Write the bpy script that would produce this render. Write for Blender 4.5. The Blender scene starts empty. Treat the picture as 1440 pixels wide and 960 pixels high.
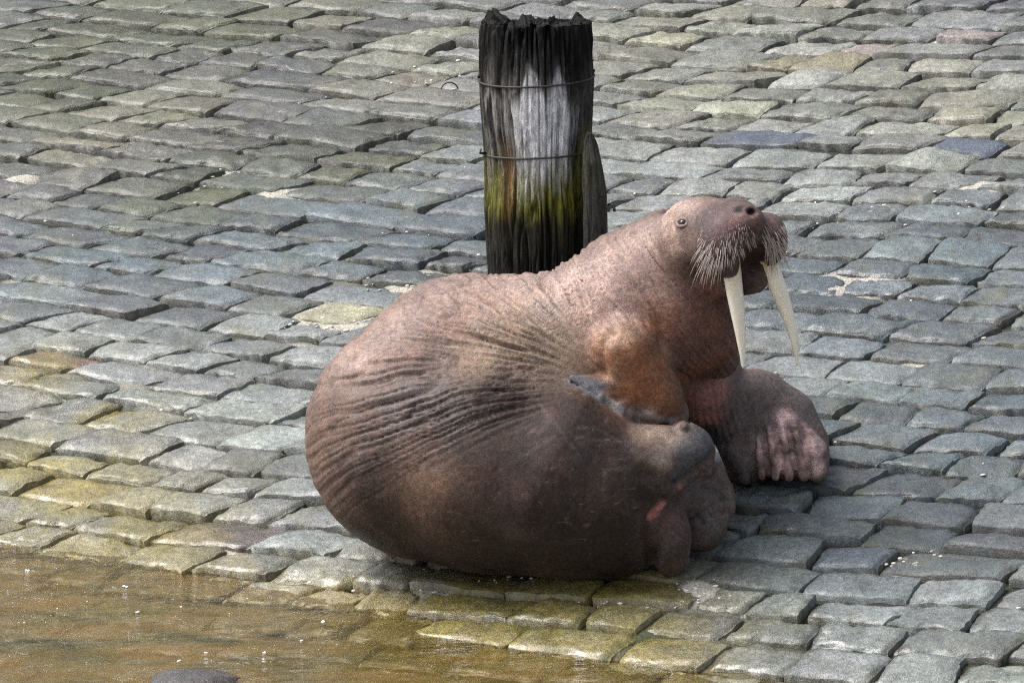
import bpy, math, random
import numpy as np
from mathutils import Matrix, Vector
from mathutils.bvhtree import BVHTree

R = math.radians
S = bpy.context.scene
COL = S.collection
rng = np.random.default_rng(7)
random.seed(7)

# ------------------------------------------------------------------ camera, sky, sun, exposure
PITCH = R(15.0)
DIST = 13.5
FWD = np.array([0.0, math.cos(PITCH), -math.sin(PITCH)])
UP = np.array([0.0, math.sin(PITCH), math.cos(PITCH)])
RIGHT = np.array([1.0, 0.0, 0.0])
CAM = -FWD * DIST
FPX = 6026.0                                    # focal length in photograph pixels
cd = bpy.data.cameras.new('camera')
cam = bpy.data.objects.new('camera', cd)
COL.objects.link(cam)
cam.location = CAM
cam.rotation_euler = (math.pi / 2 - PITCH, 0, 0)
cd.sensor_width = 36.0
cd.lens = FPX / 1440.0 * 36.0
cd.clip_start = 0.5
cd.clip_end = 400.0
S.camera = cam

SUN_EL, SUN_AZ = R(56.0), R(-84.0)              # soft light from behind and a little left
w = bpy.data.worlds.new('World')
S.world = w
w.use_nodes = True
wn = w.node_tree.nodes
sky = wn.new('ShaderNodeTexSky')
sky.sky_type = 'NISHITA'
sky.sun_disc = False
sky.sun_elevation = SUN_EL
sky.sun_rotation = SUN_AZ
sky.air_density = 1.0
sky.dust_density = 5.0
sky.ozone_density = 1.0
bg = wn['Background']
bg.inputs[1].default_value = 0.068
hs = wn.new('ShaderNodeHueSaturation')          # cloud-grey rather than blue
hs.inputs['Saturation'].default_value = 0.45
w.node_tree.links.new(sky.outputs[0], hs.inputs['Color'])
w.node_tree.links.new(hs.outputs[0], bg.inputs[0])
sd = bpy.data.lights.new('sun', 'SUN')
sd.energy = 1.5
sd.angle = R(38.0)
sd.color = (1.0, 0.98, 0.955)
sun = bpy.data.objects.new('sun', sd)
COL.objects.link(sun)
sdir = Vector((math.sin(SUN_AZ) * math.cos(SUN_EL), math.cos(SUN_AZ) * math.cos(SUN_EL), math.sin(SUN_EL)))
sun.rotation_euler = sdir.to_track_quat('Z', 'Y').to_euler()
vs = S.view_settings
vs.view_transform = 'Standard'
vs.look = 'None'
vs.exposure = 1.74
vs.gamma = 1.0
vs.use_curve_mapping = False
S.cycles.use_denoising = False                  # keep the fine grain of stone and hide
S.cycles.filter_width = 1.2
S.cycles.use_adaptive_sampling = False

# ------------------------------------------------------------------ the slipway plane and its frame
NRM = np.array([-0.125, -0.23, 1.0]); NRM /= np.linalg.norm(NRM)
XG = np.array([1.0, 0.0, 0.125]); XG -= NRM * XG.dot(NRM); XG /= np.linalg.norm(XG)
YG = np.cross(NRM, XG)
G = np.stack([XG, YG, NRM], 1)                  # ground frame -> world


def ray(px, py):
    d = FWD + RIGHT * ((px - 720.0) / FPX) - UP * ((py - 480.0) / FPX)
    return d


def P(px, py, h=0.0):
    """Point seen at (px, py) that stands h above the slipway, in the ground frame."""
    d = ray(px, py)
    t = (h - NRM.dot(CAM)) / NRM.dot(d)
    return (CAM + d * t) @ G


def PY(px, py, y):
    """Point seen at (px, py) at distance y up the slope, in the ground frame."""
    d = ray(px, py)
    t = (y - YG.dot(CAM)) / YG.dot(d)
    return (CAM + d * t) @ G


def toW(p):
    return np.asarray(p) @ G.T


# ------------------------------------------------------------------ helpers
def _hash(ix, iy, iz, seed):
    h = (ix.astype(np.int64) * 374761393 + iy.astype(np.int64) * 668265263 + iz.astype(np.int64) * 2147483647 + seed * 974634721)
    h = (h ^ (h >> 13)) * 1274126177
    h = h & 0x7fffffff
    h = (h ^ (h >> 16)) & 0xffff
    return h.astype(np.float64) / 32767.5 - 1.0


def vnoise(p, seed=0):
    p = np.asarray(p, float)
    i = np.floor(p)
    f = p - i
    u = f * f * f * (f * (f * 6 - 15) + 10)
    ix, iy, iz = i[..., 0], i[..., 1], i[..., 2]
    out = 0
    for dx in (0, 1):
        wx = u[..., 0] if dx else 1 - u[..., 0]
        for dy in (0, 1):
            wy = u[..., 1] if dy else 1 - u[..., 1]
            for dz in (0, 1):
                wz = u[..., 2] if dz else 1 - u[..., 2]
                out = out + wx * wy * wz * _hash(ix + dx, iy + dy, iz + dz, seed)
    return out


def fbm(p, seed=0, oct=4, gain=0.5):
    p = np.asarray(p, float)
    a, s, t = 1.0, 0.0, 0.0
    for k in range(oct):
        s = s + a * vnoise(p * (2.03 ** k) + 17.3 * k, seed + k)
        t += a
        a *= gain
    return s / t


def sstep(a, b, x):
    t = np.clip((x - a) / (b - a), 0, 1)
    return t * t * (3 - 2 * t)


def mesh_obj(name, verts, faces, mat, parent=None, col=None, smooth=True):
    me = bpy.data.meshes.new(name)
    verts = np.asarray(verts, np.float32)
    if isinstance(faces, np.ndarray):
        n, k = faces.shape
        me.vertices.add(len(verts)); me.vertices.foreach_set('co', verts.ravel())
        me.loops.add(n * k); me.loops.foreach_set('vertex_index', faces.astype(np.int32).ravel())
        me.polygons.add(n)
        me.polygons.foreach_set('loop_start', np.arange(0, n * k, k, dtype=np.int32))
        me.update(calc_edges=True)
        me.validate()
    else:
        me.from_pydata([tuple(map(float, v)) for v in verts], [], faces)
    if smooth:
        me.polygons.foreach_set('use_smooth', np.ones(len(me.polygons), bool))
    if col is not None:
        a = me.color_attributes.new('tint', 'FLOAT_COLOR', 'POINT')
        c = np.ones((len(verts), 4), np.float32)
        c[:, :col.shape[1]] = col
        a.data.foreach_set('color', c.ravel())
    me.materials.append(mat)
    me.update()
    o = bpy.data.objects.new(name, me)
    COL.objects.link(o)
    if parent is not None:
        o.parent = parent
        o.matrix_parent_inverse = Matrix.Identity(4)
    return o


def tag(o, label=None, cat=None, group=None, kind=None):
    for k, v in (('label', label), ('category', cat), ('group', group), ('kind', kind)):
        if v:
            o[k] = v
    return o


def empty(name, loc):
    o = bpy.data.objects.new(name, None)
    COL.objects.link(o)
    o.location = loc
    o.empty_display_size = 0.1
    return o


class NT:
    """Small node-tree writer."""
    def __init__(self, name):
        self.m = bpy.data.materials.new(name)
        self.m.use_nodes = True
        self.n = self.m.node_tree.nodes
        self.l = self.m.node_tree.links
        self.b = self.n['Principled BSDF']
        self.out = self.n['Material Output']

    def add(self, t, **kw):
        nd = self.n.new(t)
        for k, v in kw.items():
            setattr(nd, k, v)
        return nd

    def link(self, a, b):
        self.l.new(a, b)

    def noise(self, scale, detail=4, rough=0.55, coord=None, dist=0.0):
        t = self.add('ShaderNodeTexNoise')
        t.inputs['Scale'].default_value = scale
        t.inputs['Detail'].default_value = detail
        t.inputs['Roughness'].default_value = rough
        t.inputs['Distortion'].default_value = dist
        if coord is not None:
            self.link(coord, t.inputs['Vector'])
        return t

    def ramp(self, fac, stops):
        r = self.add('ShaderNodeValToRGB')
        while len(r.color_ramp.elements) < len(stops):
            r.color_ramp.elements.new(0.5)
        for e, (p, c) in zip(r.color_ramp.elements, stops):
            e.position = p
            e.color = (*c, 1) if not np.isscalar(c) else (c, c, c, 1)
        self.link(fac, r.inputs[0])
        return r.outputs[0]

    def mix(self, fac, a, b, mode='MIX'):
        m = self.add('ShaderNodeMix', data_type='RGBA', blend_type=mode)
        for v, i in ((fac, 0), (a, 6), (b, 7)):
            if hasattr(v, 'links'):
                self.link(v, m.inputs[i])
            elif np.isscalar(v):
                m.inputs[i].default_value = v
            else:
                m.inputs[i].default_value = (*v, 1)
        return m.outputs[2]

    def math(self, op, a, b=0.0):
        m = self.add('ShaderNodeMath', operation=op)
        for v, i in ((a, 0), (b, 1)):
            if hasattr(v, 'links'):
                self.link(v, m.inputs[i])
            else:
                m.inputs[i].default_value = v
        return m.outputs[0]

    def bump(self, h, strength=0.3, dist=0.01, nrm=None):
        b = self.add('ShaderNodeBump')
        b.inputs['Strength'].default_value = strength
        b.inputs['Distance'].default_value = dist
        self.link(h, b.inputs['Height'])
        if nrm is not None:
            self.link(nrm, b.inputs['Normal'])
        return b.outputs[0]


def grid_faces(nu, nv, closed_u=False):
    i = np.arange(nu if closed_u else nu - 1)
    j = np.arange(nv - 1)
    I, J = np.meshgrid(i, j, indexing='ij')
    I2 = (I + 1) % nu
    return np.stack([I * nv + J, I2 * nv + J, I2 * nv + J + 1, I * nv + J + 1], -1).reshape(-1, 4)


def tube(pts, rad, n=6):
    """Tapered tube through pts; returns verts, faces (quads + end fans as degenerate-free quads skipped)."""
    pts = np.asarray(pts, float)
    m = len(pts)
    rad = np.broadcast_to(np.asarray(rad, float), (m,))
    tg = np.gradient(pts, axis=0)
    tg /= np.linalg.norm(tg, axis=1)[:, None] + 1e-12
    ref = np.array([0.3, 0.2, 0.9]) if abs(tg[0, 2]) < 0.8 else np.array([0.9, 0.3, 0.1])
    a = np.cross(tg, ref); a /= np.linalg.norm(a, axis=1)[:, None]
    b = np.cross(tg, a)
    th = np.linspace(0, 2 * np.pi, n, endpoint=False)
    v = pts[:, None, :] + rad[:, None, None] * (np.cos(th)[None, :, None] * a[:, None, :] + np.sin(th)[None, :, None] * b[:, None, :])
    v = v.reshape(-1, 3)
    f = []
    for i in range(m - 1):
        for j in range(n):
            k = (j + 1) % n
            f.append((i * n + j, i * n + k, (i + 1) * n + k, (i + 1) * n + j))
    f.append(tuple(range(n))[::-1])
    f.append(tuple((m - 1) * n + j for j in range(n)))
    return v, f


# ------------------------------------------------------------------ materials
def mat_stone():
    t = NT('wet_cobble_stone')
    at = t.add('ShaderNodeAttribute', attribute_name='tint')
    co = t.add('ShaderNodeTexCoord').outputs['Object']
    n1 = t.noise(9, 6, 0.62, co)
    n2 = t.noise(70, 5, 0.7, co)
    n3 = t.noise(260, 3, 0.7, co)
    m1 = t.ramp(n1.outputs[0], [(0.28, 0.55), (0.5, 1.0), (0.74, 1.42)])
    m2 = t.ramp(n2.outputs[0], [(0.3, 0.5), (0.52, 1.0), (0.72, 1.55)])
    m3 = t.ramp(n3.outputs[0], [(0.33, 0.55), (0.5, 1.0), (0.68, 1.5)])
    c = t.mix(1.0, at.outputs[0], m1, 'MULTIPLY')
    c = t.mix(1.0, c, m2, 'MULTIPLY')
    c = t.mix(0.8, c, m3, 'MULTIPLY')
    # green and brown algae stains
    na = t.noise(5.5, 5, 0.65, co, 0.5)
    fa = t.ramp(na.outputs[0], [(0.53, 0.0), (0.72, 0.55)])
    c = t.mix(fa, c, (0.085, 0.085, 0.042))
    # pale salt and lichen flecks
    nb = t.noise(46, 4, 0.75, co)
    fb = t.ramp(nb.outputs[0], [(0.66, 0.0), (0.76, 0.5)])
    c = t.mix(fb, c, (0.34, 0.34, 0.31))
    t.link(c, t.b.inputs['Base Color'])
    nr = t.noise(13, 4, 0.6, co)
    wet = t.math('SUBTRACT', 1.0, t.math('MULTIPLY', at.outputs[3], 0.62))
    t.link(t.math('MULTIPLY', t.ramp(nr.outputs[0], [(0.3, 0.24), (0.7, 0.54)]), wet), t.b.inputs['Roughness'])
    t.b.inputs['Specular IOR Level'].default_value = 0.5
    cw = t.math('ADD', 0.22, t.math('MULTIPLY', at.outputs[3], 0.6))
    t.link(t.math('MULTIPLY', cw, t.ramp(nr.outputs[0], [(0.38, 1.0), (0.6, 0.15)])), t.b.inputs['Coat Weight'])
    t.b.inputs['Coat Roughness'].default_value = 0.16
    b1 = t.bump(n2.outputs[0], 0.5, 0.010)
    b2 = t.bump(n3.outputs[0], 0.5, 0.004, b1)
    t.link(b2, t.b.inputs['Normal'])
    t.link(t.bump(n1.outputs[0], 0.5, 0.02), t.b.inputs['Coat Normal'])
    return t.m


def mat_joint():
    t = NT('joint_soil')
    at = t.add('ShaderNodeAttribute', attribute_name='tint')
    co = t.add('ShaderNodeTexCoord').outputs['Object']
    n2 = t.noise(120, 5, 0.75, co)
    n3 = t.noise(420, 3, 0.7, co)
    c = t.mix(1.0, at.outputs[0], t.ramp(n2.outputs[0], [(0.3, 0.45), (0.5, 1.0), (0.7, 1.5)]), 'MULTIPLY')
    c = t.mix(0.8, c, t.ramp(n3.outputs[0], [(0.3, 0.5), (0.5, 1.0), (0.7, 1.6)]), 'MULTIPLY')
    t.link(c, t.b.inputs['Base Color'])
    t.b.inputs['Roughness'].default_value = 0.7
    t.link(t.bump(n2.outputs[0], 0.9, 0.012), t.b.inputs['Normal'])
    return t.m


def mat_water():
    t = NT('silty_water')
    co = t.add('ShaderNodeTexCoord').outputs['Object']
    mp = t.add('ShaderNodeMapping')
    mp.inputs['Scale'].default_value = (1.0, 3.2, 1.0)
    t.link(co, mp.inputs['Vector'])
    n1 = t.noise(7, 4, 0.55, mp.outputs[0], 0.8)
    n2 = t.noise(26, 3, 0.5, mp.outputs[0], 0.4)
    bp = t.bump(n1.outputs[0], 0.7, 0.04)
    bp = t.bump(n2.outputs[0], 0.25, 0.010, bp)
    nc = t.noise(2.6, 5, 0.6, mp.outputs[0], 1.2)
    col = t.ramp(nc.outputs[0], [(0.34, (0.030, 0.030, 0.008)), (0.48, (0.11, 0.080, 0.018)), (0.66, (0.17, 0.098, 0.028))])
    t.n.remove(t.b)
    df = t.add('ShaderNodeBsdfDiffuse')
    t.link(col, df.inputs[0])
    tr = t.add('ShaderNodeBsdfTransparent')
    tr.inputs[0].default_value = (0.93, 0.88, 0.74, 1)
    mx = t.add('ShaderNodeMixShader')
    dp = t.add('ShaderNodeAttribute', attribute_name='tint')
    t.link(dp.outputs[2], mx.inputs[0])
    t.link(tr.outputs[0], mx.inputs[1])
    t.link(df.outputs[0], mx.inputs[2])
    gl = t.add('ShaderNodeBsdfGlossy')
    gl.inputs['Roughness'].default_value = 0.06
    t.link(bp, gl.inputs['Normal'])
    fr = t.add('ShaderNodeFresnel')
    fr.inputs[0].default_value = 1.33
    t.link(bp, fr.inputs['Normal'])
    m2 = t.add('ShaderNodeMixShader')
    t.link(fr.outputs[0], m2.inputs[0])
    t.link(mx.outputs[0], m2.inputs[1])
    t.link(gl.outputs[0], m2.inputs[2])
    t.link(m2.outputs[0], t.out.inputs[0])
    return t.m


def mat_wood():
    t = NT('weathered_timber')
    at = t.add('ShaderNodeAttribute', attribute_name='tint')
    co = t.add('ShaderNodeTexCoord').outputs['Object']
    mp = t.add('ShaderNodeMapping')
    mp.inputs['Scale'].default_value = (1, 1, 0.22)
    t.link(co, mp.inputs['Vector'])
    n1 = t.noise(70, 6, 0.7, mp.outputs[0], 0.3)
    n2 = t.noise(240, 4, 0.7, mp.outputs[0])
    c = t.mix(1.0, at.outputs[0], t.ramp(n1.outputs[0], [(0.32, 0.5), (0.5, 1.0), (0.68, 1.35)]), 'MULTIPLY')
    c = t.mix(0.8, c, t.ramp(n2.outputs[0], [(0.3, 0.5), (0.5, 1.0), (0.7, 1.5)]), 'MULTIPLY')
    t.link(c, t.b.inputs['Base Color'])
    t.b.inputs['Roughness'].default_value = 0.62
    t.b.inputs['Specular IOR Level'].default_value = 0.12
    b = t.bump(n1.outputs[0], 0.8, 0.012)
    t.link(t.bump(n2.outputs[0], 0.6, 0.004, b), t.b.inputs['Normal'])
    return t.m


def mat_skin():
    t = NT('walrus_skin')
    at = t.add('ShaderNodeAttribute', attribute_name='tint')
    co = t.add('ShaderNodeTexCoord').outputs['Object']
    n1 = t.noise(11, 6, 0.62, co, 0.4)
    n2 = t.noise(75, 5, 0.68, co)
    n3 = t.noise(300, 3, 0.7, co)
    c = t.mix(1.0, at.outputs[0], t.ramp(n1.outputs[0], [(0.3, (0.74, 0.74, 0.78)), (0.5, (1, 1, 1)), (0.7, (1.28, 1.2, 1.14))]), 'MULTIPLY')
    c = t.mix(1.0, c, t.ramp(n2.outputs[0], [(0.3, 0.58), (0.5, 1.0), (0.7, 1.42)]), 'MULTIPLY')
    c = t.mix(0.7, c, t.ramp(n3.outputs[0], [(0.32, 0.5), (0.5, 1.0), (0.68, 1.6)]), 'MULTIPLY')
    # pale scars and scuffs
    mp = t.add('ShaderNodeMapping')
    mp.inputs['Scale'].default_value = (1.0, 1.0, 3.5)
    mp.inputs['Rotation'].default_value = (0.3, 0.5, 0.2)
    t.link(co, mp.inputs['Vector'])
    ns = t.noise(26, 4, 0.7, mp.outputs[0], 0.6)
    fs = t.ramp(ns.outputs[0], [(0.64, 0.0), (0.74, 0.4)])
    c = t.mix(fs, c, (0.42, 0.33, 0.30))
    t.link(c, t.b.inputs['Base Color'])
    t.link(t.ramp(n1.outputs[0], [(0.3, 0.5), (0.7, 0.68)]), t.b.inputs['Roughness'])
    t.link(t.ramp(n1.outputs[0], [(0.4, 0.14), (0.65, 0.0)]), t.b.inputs['Coat Weight'])
    t.b.inputs['Coat Roughness'].default_value = 0.3
    t.b.inputs['Specular IOR Level'].default_value = 0.14
    v = t.add('ShaderNodeTexVoronoi', feature='DISTANCE_TO_EDGE')
    v.inputs['Scale'].default_value = 95
    t.link(co, v.inputs['Vector'])
    vr = t.ramp(v.outputs[0], [(0.0, 0.0), (0.12, 1.0)])
    b = t.bump(n2.outputs[0], 0.30, 0.006)
    b = t.bump(vr, 0.18, 0.002, b)
    b = t.bump(n3.outputs[0], 0.35, 0.003, b)
    t.link(b, t.b.inputs['Normal'])
    return t.m


def mat_plain(name, col, rough=0.5, spec=0.5, tint=False, nscale=None, metal=0.0):
    t = NT(name)
    t.b.inputs['Base Color'].default_value = (*col, 1)
    if tint:
        at = t.add('ShaderNodeAttribute', attribute_name='tint')
        t.link(at.outputs[0], t.b.inputs['Base Color'])
    if nscale:
        co = t.add('ShaderNodeTexCoord').outputs['Object']
        n = t.noise(nscale, 4, 0.65, co)
        src = at.outputs[0] if tint else col
        c = t.mix(1.0, src, t.ramp(n.outputs[0], [(0.3, 0.7), (0.5, 1.0), (0.7, 1.25)]), 'MULTIPLY')
        t.link(c, t.b.inputs['Base Color'])
        t.link(t.bump(n.outputs[0], 0.25, 0.004), t.b.inputs['Normal'])
    t.b.inputs['Roughness'].default_value = rough
    t.b.inputs['Specular IOR Level'].default_value = spec
    t.b.inputs['Metallic'].default_value = metal
    return t.m


M_STONE, M_JOINT, M_WATER, M_WOOD, M_SKIN = mat_stone(), mat_joint(), mat_water(), mat_wood(), mat_skin()
M_TUSK = mat_plain('ivory', (0.8, 0.72, 0.5), 0.3, 0.5, True)
M_EYE = mat_plain('eye_gloss', (0.02, 0.012, 0.01), 0.08, 0.6)
M_WHISK = mat_plain('whisker_horn', (0.44, 0.37, 0.33), 0.45, 0.4)
M_WIRE = mat_plain('rusty_wire', (0.035, 0.028, 0.025), 0.6, 0.4)
M_FOAM = mat_plain('foam_white', (0.8, 0.8, 0.76), 0.4, 0.4)
M_SHELL = mat_plain('shell_grit', (0.5, 0.47, 0.4), 0.5, 0.4, True)


# ------------------------------------------------------------------ slipway: joints sheet, cobbles, water
def relief(x, y):
    """Unevenness of the slipway off its plane."""
    p = np.stack([x * 0.55, y * 0.55, np.zeros_like(x)], -1)
    bed = np.exp(-(((x - 0.12) / 0.85) ** 2 + ((y + 0.80) / 0.62) ** 2) ** 2)      # worn level where the animal lies
    z = 0.035 * fbm(p, 31, 3) * (1 - 0.9 * bed) + 0.012 * bed
    z = z - 0.035 * np.exp(-((x + 1.45) ** 2 + (y + 1.35) ** 2) / 0.55) + 0.020 * np.exp(-((x - 0.30) ** 2 + (y + 1.85) ** 2) / 0.3)
    return z


WL = P(440, 851)                                     # a point of the water's edge
WATER_Z = (toW(np.array([WL[0], WL[1], -0.002])))[2]


def above_water(p):
    """World height over the water level for points in the ground frame."""
    return (np.asarray(p) @ G.T)[..., 2] - WATER_Z


def anchors(pts, px_list):
    """Sum of soft discs on the slipway: px_list holds (px, py, radius m)."""
    wgt = np.zeros(len(pts))
    for px, py, r in px_list:
        c = P(px, py)
        d2 = (pts[:, 0] - c[0]) ** 2 + (pts[:, 1] - c[1]) ** 2
        wgt = np.maximum(wgt, np.exp(-d2 / (r * r)))
    return wgt


SAND = [(575, 395, .16), (440, 455, .22), (500, 445, .15), (60, 380, .16), (40, 360, .12), (385, 270, .10), (300, 245, .14),
        (30, 245, .10), (600, 105, .18), (1340, 60, .25), (1270, 40, .16), (1430, 60, .1), (985, 832, .09), (965, 800, .05),
        (1270, 790, .08), (1330, 500, .2), (1200, 395, .2), (1380, 270, .16), (150, 310, .12), (300, 760, .25), (640, 815, .2)]


def build_sheet():
    fx = np.linspace(-3.4, 3.4, 300)
    fy = np.linspace(-3.2, 4.4, 330)
    gx = np.concatenate([[-40, -20, -8, -4.5], fx, [4.5, 8, 20, 40]])
    gy = np.concatenate([[-40, -20, -9, -5], fy, [5.5, 9, 16, 24]])
    X, Y = np.meshgrid(gx, gy, indexing='ij')
    pts = np.stack([X.ravel(), Y.ravel()], -1)
    n = fbm(np.stack([pts[:, 0] * 9, pts[:, 1] * 9, 0 * pts[:, 0]], -1), 3, 4)
    nl = fbm(np.stack([pts[:, 0] * 1.6, pts[:, 1] * 1.6, 0 * pts[:, 0] + 5], -1), 8, 4)
    sand = np.clip(anchors(pts, [(a, b, r * 0.8) for a, b, r in SAND]) * 1.2 + 0.55 * np.clip(nl * 2.2 - 0.5, 0, 1), 0, 1)
    sand *= sstep(-0.6, 0.25, n + sand - 0.45)
    z = relief(pts[:, 0], pts[:, 1]) - 0.032 + 0.014 * n + 0.013 * np.clip(nl * 2, -1, 1) + 0.022 * sand
    far = np.maximum(np.abs(pts[:, 0]) - 3.4, np.abs(pts[:, 1] - 0.6) - 3.8)
    z += 0.03 * sstep(0.0, 1.0, far)
    V = np.stack([pts[:, 0], pts[:, 1], z], -1)
    soil = np.array([0.030, 0.029, 0.026])
    moss = np.array([0.026, 0.034, 0.014])
    pale = np.array([0.42, 0.395, 0.34])
    c = soil[None] + (moss - soil)[None] * sstep(-0.1, 0.4, nl)[:, None]
    c = c * (1 - sand[:, None]) + pale[None] * sand[:, None]
    wet = sstep(0.05, -0.03, above_water(V))
    c = c * (1 - wet[:, None]) + np.array([0.13, 0.10, 0.035])[None] * wet[:, None]
    weed = (anchors(pts, [(700, 885, .13), (640, 868, .10), (560, 872, .12), (150, 772, .16), (690, 850, .1), (880, 890, .08)]) * sstep(-0.4, 0.1, n))[:, None]
    c = c * (1 - weed) + np.array([0.045, 0.060, 0.010])[None] * weed
    fr = sstep(0.0, 1.5, far)[:, None]
    c = c * (1 - fr) + np.array([0.14, 0.14, 0.135])[None] * fr
    o = mesh_obj('ground', toW(V), grid_faces(len(gx), len(gy)), M_JOINT, None, c)
    tag(o, kind='structure')


def row_y(x, v):
    f = np.clip(1.0 + 0.05 * v, 0.8, 1.15)
    xc = np.clip(x, -2.4, 2.4)
    base = -(0.46 * x - 0.045 * xc * xc)
    wob = 0.035 * np.sin(1.1 * x + 0.5 * v + 1.0) + 0.02 * np.sin(2.3 * x - 1.3 * v)
    return v + f * base + wob


def row_s(x, v):
    return (row_y(x + 0.05, v) - row_y(x - 0.05, v)) / 0.1


OCHRE = [(100, 700, .3), (60, 660, .3), (200, 750, .3), (160, 790, .25), (620, 845, .3), (760, 880, .35), (640, 890, .3), (860, 835, .25),
         (60, 520, .16), (760, 820, .3), (900, 905, .25), (120, 590, .1), (170, 575, .12), (500, 870, .3), (690, 815, .25), (900, 830, .2), (820, 900, .25)]
BLUE = [(1095, 203, .09), (1318, 203, .10), (1025, 874, .08), (610, 165, .10), (1240, 310, .1), (1090, 250, .05)]
TAN = [(1100, 85, .12), (1190, 85, .14), (1060, 20, .2), (1180, 15, .2), (1290, 120, .25), (1000, 130, .3), (900, 60, .3), (1380, 170, .3),
       (450, 15, .22), (230, 150, .25), (130, 190, .25), (520, 70, .15), (620, 60, .2), (580, 110, .25), (420, 435, .08), (480, 225, .12)]
GREEN = [(20, 70, .4), (150, 25, .4), (250, 20, .35), (330, 30, .25), (470, 230, .25), (260, 270, .3), (60, 130, .3)]
DARKP = [(200, 110, .6), (60, 120, .4), (420, 40, .4), (90, 40, .4), (300, 200, .35), (550, 180, .25), (330, 90, .5), (420, 120, .3), (500, 40, .3), (350, 170, .3), (680, 390, .2), (260, 740, .09), (60, 240, .25), (150, 130, .4)]
COOL = [(300, 350, .6), (480, 330, .5), (150, 350, .5), (600, 330, .4), (1260, 450, .35), (1150, 400, .35), (1300, 640, .5), (1200, 740, .45),
        (1180, 600, .35), (1400, 560, .4), (1350, 360, .4)]
PALE = [(130, 480, .4), (330, 500, .4), (200, 610, .45), (330, 640, .5), (350, 720, .35), (1100, 830, .4), (1250, 840, .4), (1000, 900, .4),
        (1350, 930, .4), (1050, 930, .4), (1250, 520, .3), (1180, 480, .15), (1150, 250, .4), (1000, 180, .5), (1250, 170, .4), (390, 820, .2)]
PINK = [(1390, 52, .08), (1200, 75, .1), (950, 75, .06)]
RUST = [(190, 800, .09), (40, 525, .10)]


def stone_tint(pts):
    """Base colour of a cobble from where it lies (pts: centres)."""
    n = len(pts)
    c = np.tile(np.array([0.150, 0.148, 0.142]), (n, 1))
    for lst, col, amt in ((PALE, (0.225, 0.222, 0.200), 0.9), (COOL, (0.066, 0.083, 0.092), 0.95), (DARKP, (0.030, 0.028, 0.026), 0.92),
                          (TAN, (0.215, 0.190, 0.115), 0.75), (GREEN, (0.052, 0.056, 0.014), 0.9), (OCHRE, (0.185, 0.155, 0.075), 0.6),
                          (PINK, (0.33, 0.215, 0.195), 0.8), (RUST, (0.19, 0.085, 0.038), 0.9), (BLUE, (0.060, 0.078, 0.125), 0.0)):
        wgt = (anchors(pts, lst) * amt)[:, None]
        c = c * (1 - wgt) + np.array(col)[None] * wgt
    return c


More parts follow.
